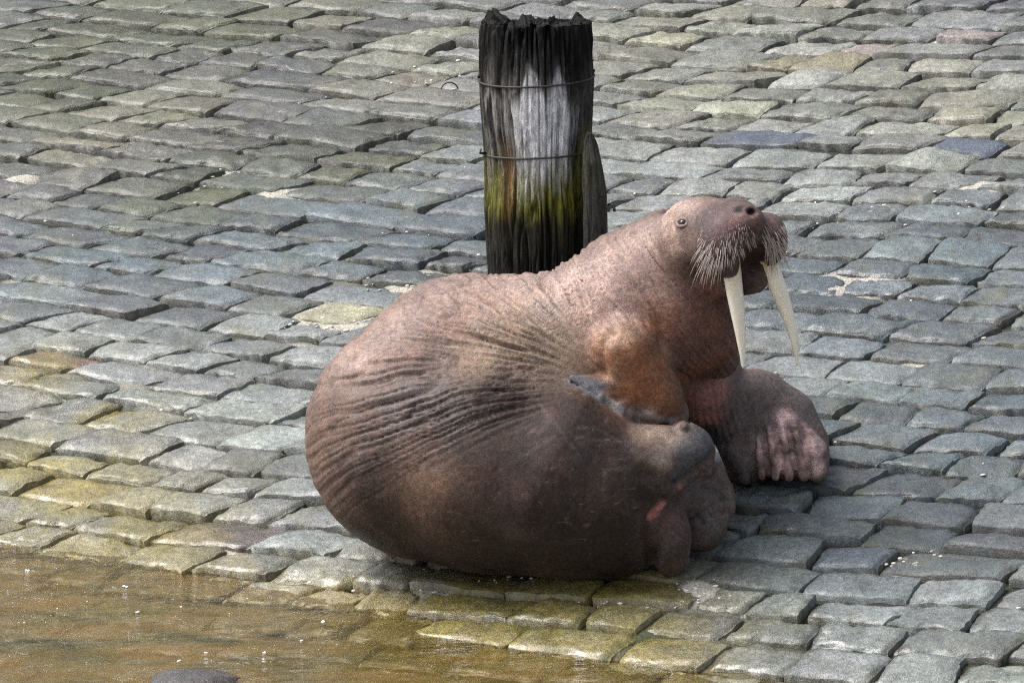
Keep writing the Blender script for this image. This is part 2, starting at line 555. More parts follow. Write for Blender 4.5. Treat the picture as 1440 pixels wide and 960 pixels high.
def build_cobbles():
    g = np.concatenate([[-1.0, -1.0, -0.99, -0.965, -0.92], np.linspace(-0.85, 0.85, 15), [0.92, 0.965, 0.99, 1.0, 1.0]])
    gt = np.concatenate([[-1.0, -1.0, -0.985, -0.94, -0.87], np.linspace(-0.76, 0.76, 9), [0.87, 0.94, 0.985, 1.0, 1.0]])
    ns, ntt = len(g), len(gt)
    SS, TT = np.meshgrid(g, gt, indexing='ij')
    II, JJ = np.meshgrid(np.arange(ns), np.arange(ntt), indexing='ij')
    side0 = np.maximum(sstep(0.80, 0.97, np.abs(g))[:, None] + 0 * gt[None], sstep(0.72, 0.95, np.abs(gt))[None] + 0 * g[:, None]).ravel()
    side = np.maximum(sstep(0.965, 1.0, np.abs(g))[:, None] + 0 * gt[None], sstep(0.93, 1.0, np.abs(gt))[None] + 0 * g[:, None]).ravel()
    grime_shade = np.array([[0.028, 0.030, 0.020], [0.030, 0.028, 0.024], [0.034, 0.036, 0.018], [0.026, 0.026, 0.024], [0.045, 0.040, 0.030]])
    rim = ((II == 0) | (II == ns - 1) | (JJ == 0) | (JJ == ntt - 1)).ravel()
    SS, TT = SS.ravel(), TT.ravel()
    F0 = grid_faces(ns, ntt)
    allV, allF, allC, cnt = [], [], [], 0
    quads = []
    v = -2.9
    r = 0
    while v < 3.9:
        hgt = 0.143 * rng.uniform(0.88, 1.14)
        x = -3.3 + rng.uniform(0, 0.2)
        sk0 = 0.4
        while x < 3.2:
            L = float(np.clip(rng.normal(0.232, 0.042), 0.14, 0.34))
            sk1 = rng.normal(0.40 - 0.10 * x + 0.05 * v, 0.17)
            ds0 = -row_s(x, v) + sk0
            ds1 = -row_s(x + L, v) + sk1
            xs = [x, x + L, x + L + hgt * ds1, x + hgt * ds0]
            q = np.array([[xs[0], row_y(xs[0], v)], [xs[1], row_y(xs[1], v)],
                          [xs[2], row_y(xs[2], v + hgt)], [xs[3], row_y(xs[3], v + hgt)]])
            quads.append(q)
            x += L
            sk0 = sk1
        v += hgt
        r += 1
    N = len(quads)
    Q = np.array(quads)
    cen = Q.mean(1)
    tint = stone_tint(cen)
    tint *= np.array([0.74, 0.80, 0.83]) * rng.uniform(0.62, 1.30, (N, 1))
    tint *= 1 + rng.normal(0, 0.018, (N, 3))
    for px_, py_ in ((1095, 203), (1318, 203), (1025, 874)):       # single blue slate setts
        b_ = P(px_, py_)
        k_ = np.argmin(((cen - b_[:2]) ** 2).sum(1))
        tint[k_] = np.array([0.045, 0.056, 0.080])
    for px_, py_, c_ in ((195, 800, (0.16, 0.07, 0.035)), (40, 525, (0.11, 0.055, 0.03)), (262, 742, (0.05, 0.035, 0.035)), (1085, 80, (0.15, 0.138, 0.085)),
                         (1195, 82, (0.145, 0.13, 0.08)), (440, 437, (0.24, 0.23, 0.15)), (1340, 195, (0.20, 0.195, 0.15)), (60, 690, (0.17, 0.13, 0.035))):
        b_ = P(px_, py_)
        k_ = np.argmin(((cen - b_[:2]) ** 2).sum(1))
        tint[k_] = np.array(c_)
    rel = relief(cen[:, 0], cen[:, 1])
    for i in range(N):
        q = Q[i] + rng.normal(0, 0.006, (4, 2))
        cx = q.mean(0)
        L = np.linalg.norm(q[1] - q[0]); H = np.linalg.norm(q[3] - q[0])
        gap_x, gap_y = rng.uniform(0.002, 0.009), rng.uniform(0.004, 0.011)
        a = 1 - 2 * gap_x / L; b = 1 - 2 * gap_y / H
        e = rng.uniform(0.01, 0.09)
        s = SS * np.sqrt(1 - e * TT ** 2) * a
        tt = TT * np.sqrt(1 - e * 0.9 * SS ** 2) * b
        w00 = (1 - s) * (1 - tt) / 4; w10 = (1 + s) * (1 - tt) / 4; w11 = (1 + s) * (1 + tt) / 4; w01 = (1 - s) * (1 + tt) / 4
        xy = w00[:, None] * q[0] + w10[:, None] * q[1] + w11[:, None] * q[2] + w01[:, None] * q[3]
        crown = rng.uniform(0.0, 0.008)
        ea = np.maximum(np.abs(SS), 0); eb = np.abs(TT)
        rr = rng.uniform(0.003, 0.009)
        drop = rr * (sstep(0.78, 1.0, ea) ** 1.8 + sstep(0.68, 1.0, eb) ** 1.8)
        z = rel[i] + rng.normal(0, 0.004) + rng.normal(0, 0.004) * SS + rng.normal(-0.002, 0.0045) * TT + crown * (1 - 0.5 * SS ** 2 - 0.5 * TT ** 2) - drop
        z = np.where(rim, rel[i] - 0.075, z)
        p3 = np.stack([xy[:, 0], xy[:, 1], np.full(len(s), i * 3.1)], -1)
        wob = np.stack([vnoise(p3 * [11, 11, 1], 5), vnoise(p3 * [11, 11, 1], 6)], -1) * 0.0075
        wob += np.stack([vnoise(p3 * [85, 85, 1], 19), vnoise(p3 * [85, 85, 1], 20)], -1) * 0.0025
        wob += np.stack([vnoise(p3 * [38, 38, 1], 9), vnoise(p3 * [38, 38, 1], 10)], -1) * 0.006
        xy = xy + wob
        z = z + (0.0045 * vnoise(p3 * [9, 9, 1], 7) + 0.004 * vnoise(p3 * [30, 30, 1], 8) + 0.0028 * vnoise(p3 * [70, 70, 1], 18)) * ~rim
        V = np.stack([xy[:, 0], xy[:, 1], z], -1)
        c = np.tile(tint[i], (len(V), 1))
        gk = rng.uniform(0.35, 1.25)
        dirt_shade = np.clip(gk * side * 0.7 + 1.2 * vnoise(p3 * [14, 14, 1], 22) * side0, 0, 1)[:, None] * 0.85  # patchy dirt, plus shade of the side faces painted into the tint
        c = c * (1 - dirt_shade) + grime_shade[i % 5][None] * dirt_shade
        allV.append(V); allF.append(F0 + cnt); allC.append(c); cnt += len(V)
    V = np.concatenate(allV); F = np.concatenate(allF); C = np.concatenate(allC)
    # ochre algae film towards and under the water
    aw = above_water(V)
    n = fbm(np.stack([V[:, 0] * 6, V[:, 1] * 6, V[:, 2]], -1), 12, 4)
    f = sstep(0.05, -0.01, aw + 0.06 * n)[:, None] * 0.7
    C = C * (1 - f) + np.array([0.205, 0.155, 0.045])[None] * f
    oc = (anchors(V[:, :2], OCHRE) * sstep(-0.3, 0.2, n))[:, None] * 0.8
    C = C * (1 - oc) + np.array([0.160, 0.128, 0.026])[None] * oc
    wetness = np.clip(sstep(0.17, 0.02, aw + 0.05 * n), 0, 1)
    wetness = np.maximum(wetness, anchors(V[:, :2], [(40, 520, .25), (150, 600, .35), (560, 860, .5), (850, 900, .4), (1200, 420, .25)]) * 0.8)
    C = np.concatenate([C, wetness[:, None]], 1)
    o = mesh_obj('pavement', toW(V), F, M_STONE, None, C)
    tag(o, kind='structure')


def build_water():
    gx = np.concatenate([[-30, -12, -6], np.linspace(-3, 4, 160), [7, 12, 30]])
    gy = np.concatenate([[-30, -14, -7], np.linspace(-4.5, 0.5, 130)])
    X, Y = np.meshgrid(gx, gy, indexing='ij')
    z = 0.0022 * fbm(np.stack([X * 4, Y * 11, 0 * X], -1), 21, 3) + WATER_Z
    W3 = np.stack([X, Y, z], -1).reshape(-1, 3)
    gp = W3 @ G
    depth = np.clip(gp[:, 2] - relief(gp[:, 0], gp[:, 1]), 0, 1)     # water over the setts
    silt = np.clip(0.07 + 0.50 * (1 - np.exp(-depth * 14)), 0, 0.72)
    o = mesh_obj('water', W3, grid_faces(len(gx), len(gy)), M_WATER, None, np.repeat(silt[:, None], 3, 1))
    tag(o, kind='structure')


def build_bits():
    """Foam bubbles on the water and pale shell grit caught in the joints."""
    rg = np.random.default_rng(11)
    th = np.linspace(0, 2 * np.pi, 8, endpoint=False)
    ph = np.linspace(0.05, np.pi - 0.05, 6)
    A, B = np.meshgrid(th, ph, indexing='ij')
    ball = np.stack([np.cos(A) * np.sin(B), np.sin(A) * np.sin(B), np.cos(B)], -1).reshape(-1, 3)
    bf = grid_faces(8, 6, True)
    Vs, Fs, n = [], [], 0
    for k in range(70):
        px, py = rg.uniform(0, 560), rg.uniform(780, 950)
        d = ray(px, py)
        t = (WATER_Z - CAM[2]) / d[2]
        p = CAM + d * t
        r_ = 0.0012 + 0.0042 * rg.random() ** 5
        if (toW((p @ G) * [1, 1, 0]))[2] > WATER_Z - 0.004:
            continue
        for q in range(1 if r_ < .003 else 3):
            Vs.append(ball * [r_, r_, r_ * 0.6] + p + rg.normal(0, r_ * 0.7, 3) * [1, 1, 0]); Fs.append(bf + n); n += len(ball)
    o = mesh_obj('foam', np.concatenate(Vs), np.concatenate(Fs), M_FOAM)
    tag(o, kind='stuff')
    Vs, Fs, Cs, n = [], [], [], 0
    spots = [(575, 395, 60, 12, 30), (440, 455, 60, 12, 30), (640, 815, 110, 14, 60), (860, 850, 60, 14, 30), (980, 830, 30, 20, 50), (1200, 300, 200, 20, 30), (600, 105, 60, 12, 40),
             (1350, 290, 70, 20, 30), (1270, 790, 60, 14, 25), (300, 245, 60, 12, 20), (970, 270, 70, 10, 25), (700, 500, 700, 420, 240)]
    for cx, cy, sx, sy, m in spots:
        for k in range(m):
            p = P(cx + rg.normal(0, sx * 0.6), cy + rg.normal(0, sy * 0.6))
            p[2] = relief(p[0:1], p[1:2])[0] + rg.uniform(-0.012, 0.004)
            r_ = rg.uniform(0.0018, 0.0055)
            Vs.append(toW(ball * [r_ * rg.uniform(.7, 2), r_, r_ * 0.6] + p)); Fs.append(bf + n); n += len(ball)
            Cs.append(np.tile(np.array([[0.55, 0.52, 0.45]]) * rg.uniform(0.5, 1.3), (len(ball), 1)))
    o = mesh_obj('shell_grit', np.concatenate(Vs), np.concatenate(Fs), M_SHELL, None, np.concatenate(Cs))
    tag(o, kind='stuff')


build_sheet()
build_cobbles()
build_water()
build_bits()

# ------------------------------------------------------------------ mooring post
POST = toW(P(759, 428))


def build_post():
    root = empty('mooring_post', POST)
    root.rotation_euler = (R(-6.5), R(-0.9), 0)
    tag(root, 'old black timber post with pale weathered middle and two wire bands, behind the walrus', 'post')
    nth, nz = 320, 230
    th = np.linspace(0, 2 * np.pi, nth, endpoint=False)
    H = 0.895
    zz = np.linspace(-0.35, 1.0, nz)
    prof_z = [-0.35, 0.1, 0.3, 0.42, 0.52, 0.62, 0.72, 0.84, 0.93, 1.0]
    prof_r = [0.158, 0.160, 0.168, 0.168, 0.172, 0.180, 0.186, 0.182, 0.172, 0.160]
    TH, Z = np.meshgrid(th, zz, indexing='ij')
    rad = np.interp(Z, prof_z, prof_r)
    cx, cy = np.cos(TH), np.sin(TH)
    q = np.stack([cx * 3.4, cy * 3.4, Z * 1.0], -1)
    q2 = np.stack([cx * 9, cy * 9, Z * 1.7], -1)
    q3 = np.stack([cx * 24, cy * 24, Z * 3.5], -1)
    crack = np.clip(1 - np.abs(fbm(q2, 41, 2)) * 6.5, 0, 1) ** 1.3
    crack2 = np.clip(1 - np.abs(fbm(q3, 47, 2)) * 4, 0, 1) ** 2
    fa_ = (TH - 1.5 * np.pi + np.pi) % (2 * np.pi) - np.pi
    calm = np.exp(-((fa_ - 0.1) / 0.5) ** 4) * sstep(0.30, 0.42, Z) * sstep(0.78, 0.66, Z)
    amp = 0.5 + 0.6 * sstep(0.62, 1.0, Z) + 0.35 * sstep(0.3, 0.0, Z)
    d = 0.012 * fbm(q, 40, 3) - 0.040 * crack * amp - 0.012 * crack2 * amp
    d += 0.010 * fbm(np.stack([cx * 8, cy * 8, Z * 14], -1), 52, 3) * sstep(0.66, 0.95, Z)
    # waist hollow worn into the side towards the camera
    d -= 0.014 * np.exp(-((Z - 0.46) / 0.09) ** 2) * np.clip(-cy, 0, 1)
    rp = np.random.default_rng(5)
    for k in range(20):                                # long drying splits
        a0 = rp.uniform(0, 2 * np.pi)
        if abs((a0 - 1.5 * np.pi + np.pi) % (2 * np.pi) - np.pi - 0.12) < 0.5 and k > 0:
            continue
        a0 = 1.5 * np.pi + 0.22 if k == 0 else a0
        dep, wid = rp.uniform(0.010, 0.034), rp.uniform(0.018, 0.042)
        z0, z1 = rp.uniform(-0.4, 0.5), rp.uniform(0.55, 1.1)
        cen = a0 + 0.05 * np.sin(Z * rp.uniform(3, 7) + rp.uniform(0, 6)) + 0.03 * vnoise(np.stack([Z * 9, 0 * Z + k, 0 * Z], -1), 90)
        da = np.abs((TH - cen + np.pi) % (2 * np.pi) - np.pi)
        d -= dep * np.exp(-(da / wid) ** 2) * sstep(z0, z0 + 0.15, Z) * sstep(z1, z1 - 0.15, Z)
    rad = rad + d * (1 - 0.55 * calm)
    top = H + 0.022 * vnoise(np.stack([cx * 11, cy * 11, 0 * cx], -1), 66) + 0.030 * fbm(np.stack([cx * 4, cy * 4, 0 * cx], -1), 60, 3) - 0.03 * crack[:, -1:] + 0.022 * np.clip(-cx, 0, 1)
    Zr = np.where(Z > 0.9, 0.9 + (Z - 0.9) / 0.1 * (top - 0.9), Z)
    V = np.stack([rad * cx, rad * cy, Zr], -1)
    # top: rings inward, rotten and lumpy
    rings = []
    for k, f in enumerate((0.9, 0.72, 0.5, 0.28, 0.08)):
        rr = rad[:, -1] * f
        x_, y_ = rr * np.cos(th), rr * np.sin(th)
        zt = top[:, -1] * (f ** 2) + (1 - f ** 2) * (H - 0.055) + 0.03 * fbm(np.stack([x_ * 22, y_ * 22, 0 * x_], -1), 61, 3)
        rings.append(np.stack([x_, y_, zt], -1)[:, None, :])
    V = np.concatenate([V] + rings, 1)
    nv = V.shape[1]
    Vf = V.reshape(-1, 3)
    # colours: true stains of the wood
    x, y, z = Vf[:, 0], Vf[:, 1], Vf[:, 2] * 1.055
    ang = np.arctan2(x, -y)                           # 0 faces the camera
    nn = fbm(np.stack([np.cos(ang) * 5, np.sin(ang) * 5, z * 4.0], -1), 70, 4)
    ns = fbm(np.stack([np.cos(ang) * 12, np.sin(ang) * 12, z * 9.0], -1), 74, 4)
    blk = np.array([0.011, 0.0105, 0.010]); gry = np.array([0.16, 0.15, 0.14]); wht = np.array([0.66, 0.65, 0.66])
    grn = np.array([0.135, 0.13, 0.022]); brn = np.array([0.16, 0.085, 0.03]); dkb = np.array([0.018, 0.016, 0.014])
    C = np.tile(blk, (len(Vf), 1))

    def lay(c, f):
        nonlocal C
        f = np.clip(f, 0, 1)[:, None]
        C = C * (1 - f) + c[None] * f
    lay(gry, sstep(0.90, 0.70, z + 0.14 * nn + 0.09 * ns) * sstep(0.26, 0.38, z) * (0.30 + 0.6 * ns))
    lay(wht, sstep(0.77, 0.66, z + 0.13 * nn + 0.08 * ns) * sstep(0.31, 0.42, z + 0.1 * nn) * np.exp(-((ang - 0.12) / 0.62) ** 4) * (1.05 + 0.5 * ns))
    lay(gry * 1.2, 0.8 * sstep(0.0, 0.25, ns) * sstep(0.1, -0.3, ang) * sstep(0.82, 0.7, z) * sstep(0.3, 0.4, z))
    lay(grn, sstep(0.56, 0.42, z + 0.10 * nn) * sstep(0.14, 0.28, z + 0.08 * ns) * (0.55 + 0.6 * nn + 0.25 * np.exp(-((ang - 0.5) / 0.5) ** 2) + 0.3 * np.exp(-((z - 0.34) / 0.06) ** 2)))
    lay(grn * 1.3, sstep(0.66, 0.5, z) * sstep(0.3, 0.45, z) * np.exp(-((ang - 1.15) / 0.28) ** 2) * 0.8)
    lay(brn, np.exp(-((ang + 0.62) / 0.16) ** 2) * sstep(0.62, 0.5, z) * sstep(0.2, 0.32, z) * 0.8)
    lay(dkb, sstep(0.37, 0.27, z + 0.07 * ns) * 0.92)
    lay(blk, np.clip(np.interp(np.arange(nv), [0, nz - 1, nv], [0, 0, 0])[None].repeat(nth, 0).ravel(), 0, 1))
    f = grid_faces(nth, nv, True)
    mesh_obj('shaft', Vf, f, M_WOOD, root, C)

    def rim(z0, lift, drop):
        """Wire following the post at height z0."""
        a = np.linspace(0, 2 * np.pi, 140)
        pts = []
        for t_ in a:
            j = int((t_ % (2 * np.pi)) / (2 * np.pi) * nth) % nth
            zz_ = z0 + lift * math.cos(t_) - drop * max(0, -math.sin(t_))
            k = int(np.clip((zz_ + 0.35) / 1.35 * nz, 0, nz - 1))
            js = [(j + s_) % nth for s_ in range(-9, 10)]
            r_ = np.sort(rad[js, k])[13] + 0.002
            pts.append((r_ * math.cos(t_), r_ * math.sin(t_), zz_))
        v_, f_ = tube(pts, 0.0034, 6)
        mesh_obj('wire_band', v_, f_, M_WIRE, root)
    rim(0.725, 0.006, 0.012)
    rim(0.490, 0.004, 0.004)
    # bent nail stubs where the wire is fixed
    for a_, z_ in ((0.25, 0.73), (3.3, 0.73), (3.35, 0.49)):
        r0 = 0.165
        p0 = np.array([r0 * math.cos(a_), r0 * math.sin(a_), z_])
        p1 = p0 + np.array([math.cos(a_), math.sin(a_), 0.15]) * 0.022
        p2 = p1 + np.array([0.004, 0, 0.012])
        v_, f_ = tube([p0, p1, p2], [0.005, 0.005, 0.004], 6)
        mesh_obj('nail', v_, f_, M_WIRE, root)


def build_stake():
    base = toW(P(838, 440))
    root = empty('wooden_stake', base)
    tag(root, 'narrow dark wooden stake with slanted top, leaning on the right side of the post', 'stake')
    nth, nz = 60, 90
    th = np.linspace(0, 2 * np.pi, nth, endpoint=False)
    zz = np.linspace(-0.2, 0.585, nz)
    TH, Z = np.meshgrid(th, zz, indexing='ij')
    hw = np.interp(Z, [-0.2, 0.2, 0.40, 0.50, 0.555, 0.585], [0.040, 0.040, 0.037, 0.029, 0.019, 0.006])
    hd = np.interp(Z, [-0.2, 0.5, 0.585], [0.055, 0.05, 0.02])
    ct, st = np.cos(TH), np.sin(TH)
    sx = np.sign(ct) * np.abs(ct) ** 0.6; sy = np.sign(st) * np.abs(st) ** 0.6
    offx = np.interp(Z, [-0.2, 0.0, 0.4, 0.585], [0.004, 0.006, -0.006, -0.024])
    n = 0.005 * fbm(np.stack([ct * 5, st * 5, Z * 5], -1), 80, 3) - 0.004 * np.clip(1 - 5 * np.abs(vnoise(np.stack([ct * 6, st * 6, Z * 1.5], -1), 82)), 0, 1)
    V = np.stack([offx + sx * (hw + n), sy * (hd + n), Z], -1)
    cap = V[:, -1:, :].mean(0, keepdims=True).repeat(nth, 0)
    V = np.concatenate([V, V[:, -1:, :] * 0.3 + cap * 0.7 + [0, 0, 0.003]], 1)
    Vf = V.reshape(-1, 3)
    nn = fbm(Vf * [20, 20, 4], 83, 3)
    C = np.array([0.050, 0.047, 0.042])[None] * (1 + 0.5 * nn[:, None])
    g = sstep(0.1, 0.5, nn)[:, None] * 0.4
    C = C * (1 - g) + np.array([0.05, 0.055, 0.02])[None] * g
    mesh_obj('plank', Vf, grid_faces(nth, V.shape[1], True), M_WOOD, root, C)
    p0 = np.array([0.036, -0.03, 0.36])
    v_, f_ = tube([p0, p0 + [0.018, -0.012, 0.0], p0 + [0.02, -0.012, -0.02]], 0.0045, 6)
    mesh_obj('nail', v_, f_, M_WIRE, root)


def build_extras():
    p = P(632, 127)
    pts = []
    for t_ in np.linspace(-0.15, math.pi + 0.5, 30):
        pts.append(np.array([0.030 * math.cos(math.pi - t_), 0.012 * math.sin(t_ * 0.7), 0.028 * math.sin(t_) - 0.002]))
    v_, f_ = tube(np.array(pts), 0.0026, 6)
    o = mesh_obj('wire_loop', v_, f_, M_WIRE)
    o.location = toW(p)
    tag(o, 'thin bent wire loop sticking up from the cobbles left of the post', 'wire')
    nth, nph = 48, 26
    A, B = np.meshgrid(np.linspace(0, 2 * np.pi, nth, endpoint=False), np.linspace(0.0005, np.pi - 0.0005, nph), indexing='ij')
    q = np.stack([np.cos(A) * np.sin(B), np.sin(A) * np.sin(B), np.cos(B)], -1).reshape(-1, 3)
    q = np.sign(q) * np.abs(q) ** 0.8
    r_ = 1 + 0.12 * fbm(q * 1.6, 160, 3) + 0.03 * fbm(q * 7, 161, 3)
    v_ = q * r_[:, None] * [0.150, 0.105, 0.060]
    d = ray(272, 955)
    t = (WATER_Z - CAM[2]) / d[2]
    o = mesh_obj('stone', v_, grid_faces(nth, nph, True), M_STONE, None, np.concatenate([np.tile([[0.040, 0.030, 0.026]], (len(v_), 1)), np.ones((len(v_), 1))], 1))
    o.location = CAM + d * t + np.array([0, 0, -0.038])
    tag(o, 'dark rounded stone barely rising out of the brown water', 'stone')


build_post()
build_stake()
build_extras()

# ------------------------------------------------------------------ walrus body as one surface (distance field, then displaced)
VOX = 0.0055
LO = np.array([P(420, 640, .2)[0] - 0.06, -0.45, -0.10])


class Field:
    def __init__(self):
        pts = []
        self.ops = []

    def cone(self, a, b, ra, rb, k=0.05, sub=False):
        self.ops.append(('cone', np.array(a), np.array(b), ra, rb, k, sub))

    def ell(self, c, r, k=0.04, sub=False, axes=None):
        self.ops.append(('ell', np.array(c), np.array(r), axes, None, k, sub))

    def chain(self, pts, k=0.05):
        for (a, ra), (b, rb) in zip(pts[:-1], pts[1:]):
            self.cone(a, b, ra, rb, k)

    def bake(self, VOX=VOX):
        lo = np.full(3, 9.0); hi = np.full(3, -9.0)
        for op in self.ops:
            l, h = self.box(op)
            if not op[6]:
                lo = np.minimum(lo, l); hi = np.maximum(hi, h)
        lo -= 0.03; hi += 0.03
        n = np.ceil((hi - lo) / VOX).astype(int)
        ax = [(lo[i] + VOX * np.arange(n[i])).astype(np.float32) for i in range(3)]
        f = np.full(n, 0.5, np.float32)
        for op in self.ops:
            kind, a, b, ra, rb, k, sub = op
            l, h = self.box(op)
            pad = k + 0.03
            i0 = np.clip(np.floor((l - pad - lo) / VOX).astype(int), 0, n)
            i1 = np.clip(np.ceil((h + pad - lo) / VOX).astype(int), 0, n)
            if np.any(i1 <= i0):
                continue
            sl = tuple(slice(p, q) for p, q in zip(i0, i1))
            X = ax[0][sl[0]][:, None, None]; Y = ax[1][sl[1]][None, :, None]; Z = ax[2][sl[2]][None, None, :]
            if kind == 'cone':
                ab = b - a
                L2 = float(ab @ ab) + 1e-12
                t = ((X - a[0]) * ab[0] + (Y - a[1]) * ab[1] + (Z - a[2]) * ab[2]) / L2
                t = np.clip(t, 0, 1).astype(np.float32)
                d = np.sqrt((X - a[0] - t * ab[0]) ** 2 + (Y - a[1] - t * ab[1]) ** 2 + (Z - a[2] - t * ab[2]) ** 2) - (ra + (rb - ra) * t)
            else:
                axes = ra if ra is not None else CAMAX
                dx, dy, dz = X - a[0], Y - a[1], Z - a[2]
                k0 = 0; k1 = 0
                for j in range(3):
                    e = dx * axes[j][0] + dy * axes[j][1] + dz * axes[j][2]
                    k0 = k0 + (e / b[j]) ** 2
                    k1 = k1 + (e / b[j] ** 2) ** 2
                k0 = np.sqrt(k0); k1 = np.sqrt(k1) + 1e-6
                d = k0 * (k0 - 1) / k1
            d = d.astype(np.float32)
            cur = f[sl]
            if sub:
                hh = np.clip(0.5 - 0.5 * (cur + d) / k, 0, 1)
                f[sl] = cur * (1 - hh) + (-d) * hh + k * hh * (1 - hh)
            else:
                hh = np.clip(0.5 + 0.5 * (d - cur) / k, 0, 1)
                f[sl] = cur * hh + d * (1 - hh) - k * hh * (1 - hh)
        return f, lo

    @staticmethod
    def box(op):
        kind, a, b, ra, rb, k, sub = op
        if kind == 'cone':
            r = max(ra, rb)
            return np.minimum(a, b) - r, np.maximum(a, b) + r
        r = np.max(b)
        return a - r, a + r


# camera-aligned axes in the ground frame, handy for naming directions while modelling
CAMAX = [RIGHT @ G, UP @ G, FWD @ G]


def surface_nets(f, lo, VOX=VOX):
    n = np.array(f.shape)
    s = f < 0
    c = [s[dx:n[0] - 1 + dx, dy:n[1] - 1 + dy, dz:n[2] - 1 + dz] for dx in (0, 1) for dy in (0, 1) for dz in (0, 1)]
    any_ = c[0].copy(); all_ = c[0].copy()
    for q in c[1:]:
        any_ |= q; all_ &= q
    act = any_ & ~all_
    idx = np.argwhere(act)
    vid = np.full(act.shape, -1, np.int64)
    vid[act] = np.arange(len(idx))
    corner = [np.array((dx, dy, dz)) for dx in (0, 1) for dy in (0, 1) for dz in (0, 1)]
    val = [f[idx[:, 0] + o[0], idx[:, 1] + o[1], idx[:, 2] + o[2]] for o in corner]
    acc = np.zeros((len(idx), 3)); cnt = np.zeros(len(idx))
    for i in range(8):
        for j in range(i + 1, 8):
            if np.abs(corner[i] - corner[j]).sum() != 1:
                continue
            m = (val[i] < 0) != (val[j] < 0)
            t = np.where(m, val[i] / (val[i] - val[j] + 1e-20), 0)
            p = corner[i][None] + (corner[j] - corner[i])[None] * t[:, None]
            acc += np.where(m[:, None], p, 0); cnt += m
    V = lo + VOX * (idx + acc / cnt[:, None])
    faces = []
    for a in range(3):
        b, cc = (a + 1) % 3, (a + 2) % 3
        o = np.zeros(3, int); o[a] = 1
        s0 = s[tuple(slice(0, n[i] - o[i]) for i in range(3))]
        s1 = s[tuple(slice(o[i], n[i]) for i in range(3))]
        e = np.argwhere(s0 != s1)
        ok = (e[:, b] > 0) & (e[:, cc] > 0) & (e[:, b] < n[b] - 1) & (e[:, cc] < n[cc] - 1) & (e[:, a] < n[a] - 1)
        e = e[ok]
        ob = np.zeros(3, int); ob[b] = 1
        oc = np.zeros(3, int); oc[cc] = 1
        g = lambda q: vid[q[:, 0], q[:, 1], q[:, 2]]
        quad = np.stack([g(e - ob - oc), g(e - oc), g(e), g(e - ob)], -1)
        flip = ~s[e[:, 0], e[:, 1], e[:, 2]]
        quad[flip] = quad[flip][:, ::-1]
        faces.append(quad)
    return V, np.concatenate(faces)


def vnormals(V, F):
    fn = np.cross(V[F[:, 2]] - V[F[:, 0]], V[F[:, 3]] - V[F[:, 1]])
    N = np.zeros_like(V)
    for k in range(4):
        for a in range(3):
            N[:, a] += np.bincount(F[:, k], fn[:, a], len(V))
    return N / (np.linalg.norm(N, axis=1)[:, None] + 1e-12)


def smooth(V, F, it=2, lam=0.5):
    for _ in range(it):
        acc = np.zeros_like(V); cnt = np.zeros(len(V))
        for k in range(4):
            i, j = F[:, k], F[:, (k + 1) % 4]
            for a in range(3):
                acc[:, a] += np.bincount(i, V[j, a], len(V))
            cnt += np.bincount(i, minlength=len(V))
        V = V * (1 - lam) + lam * acc / np.maximum(cnt, 1)[:, None]
    return V


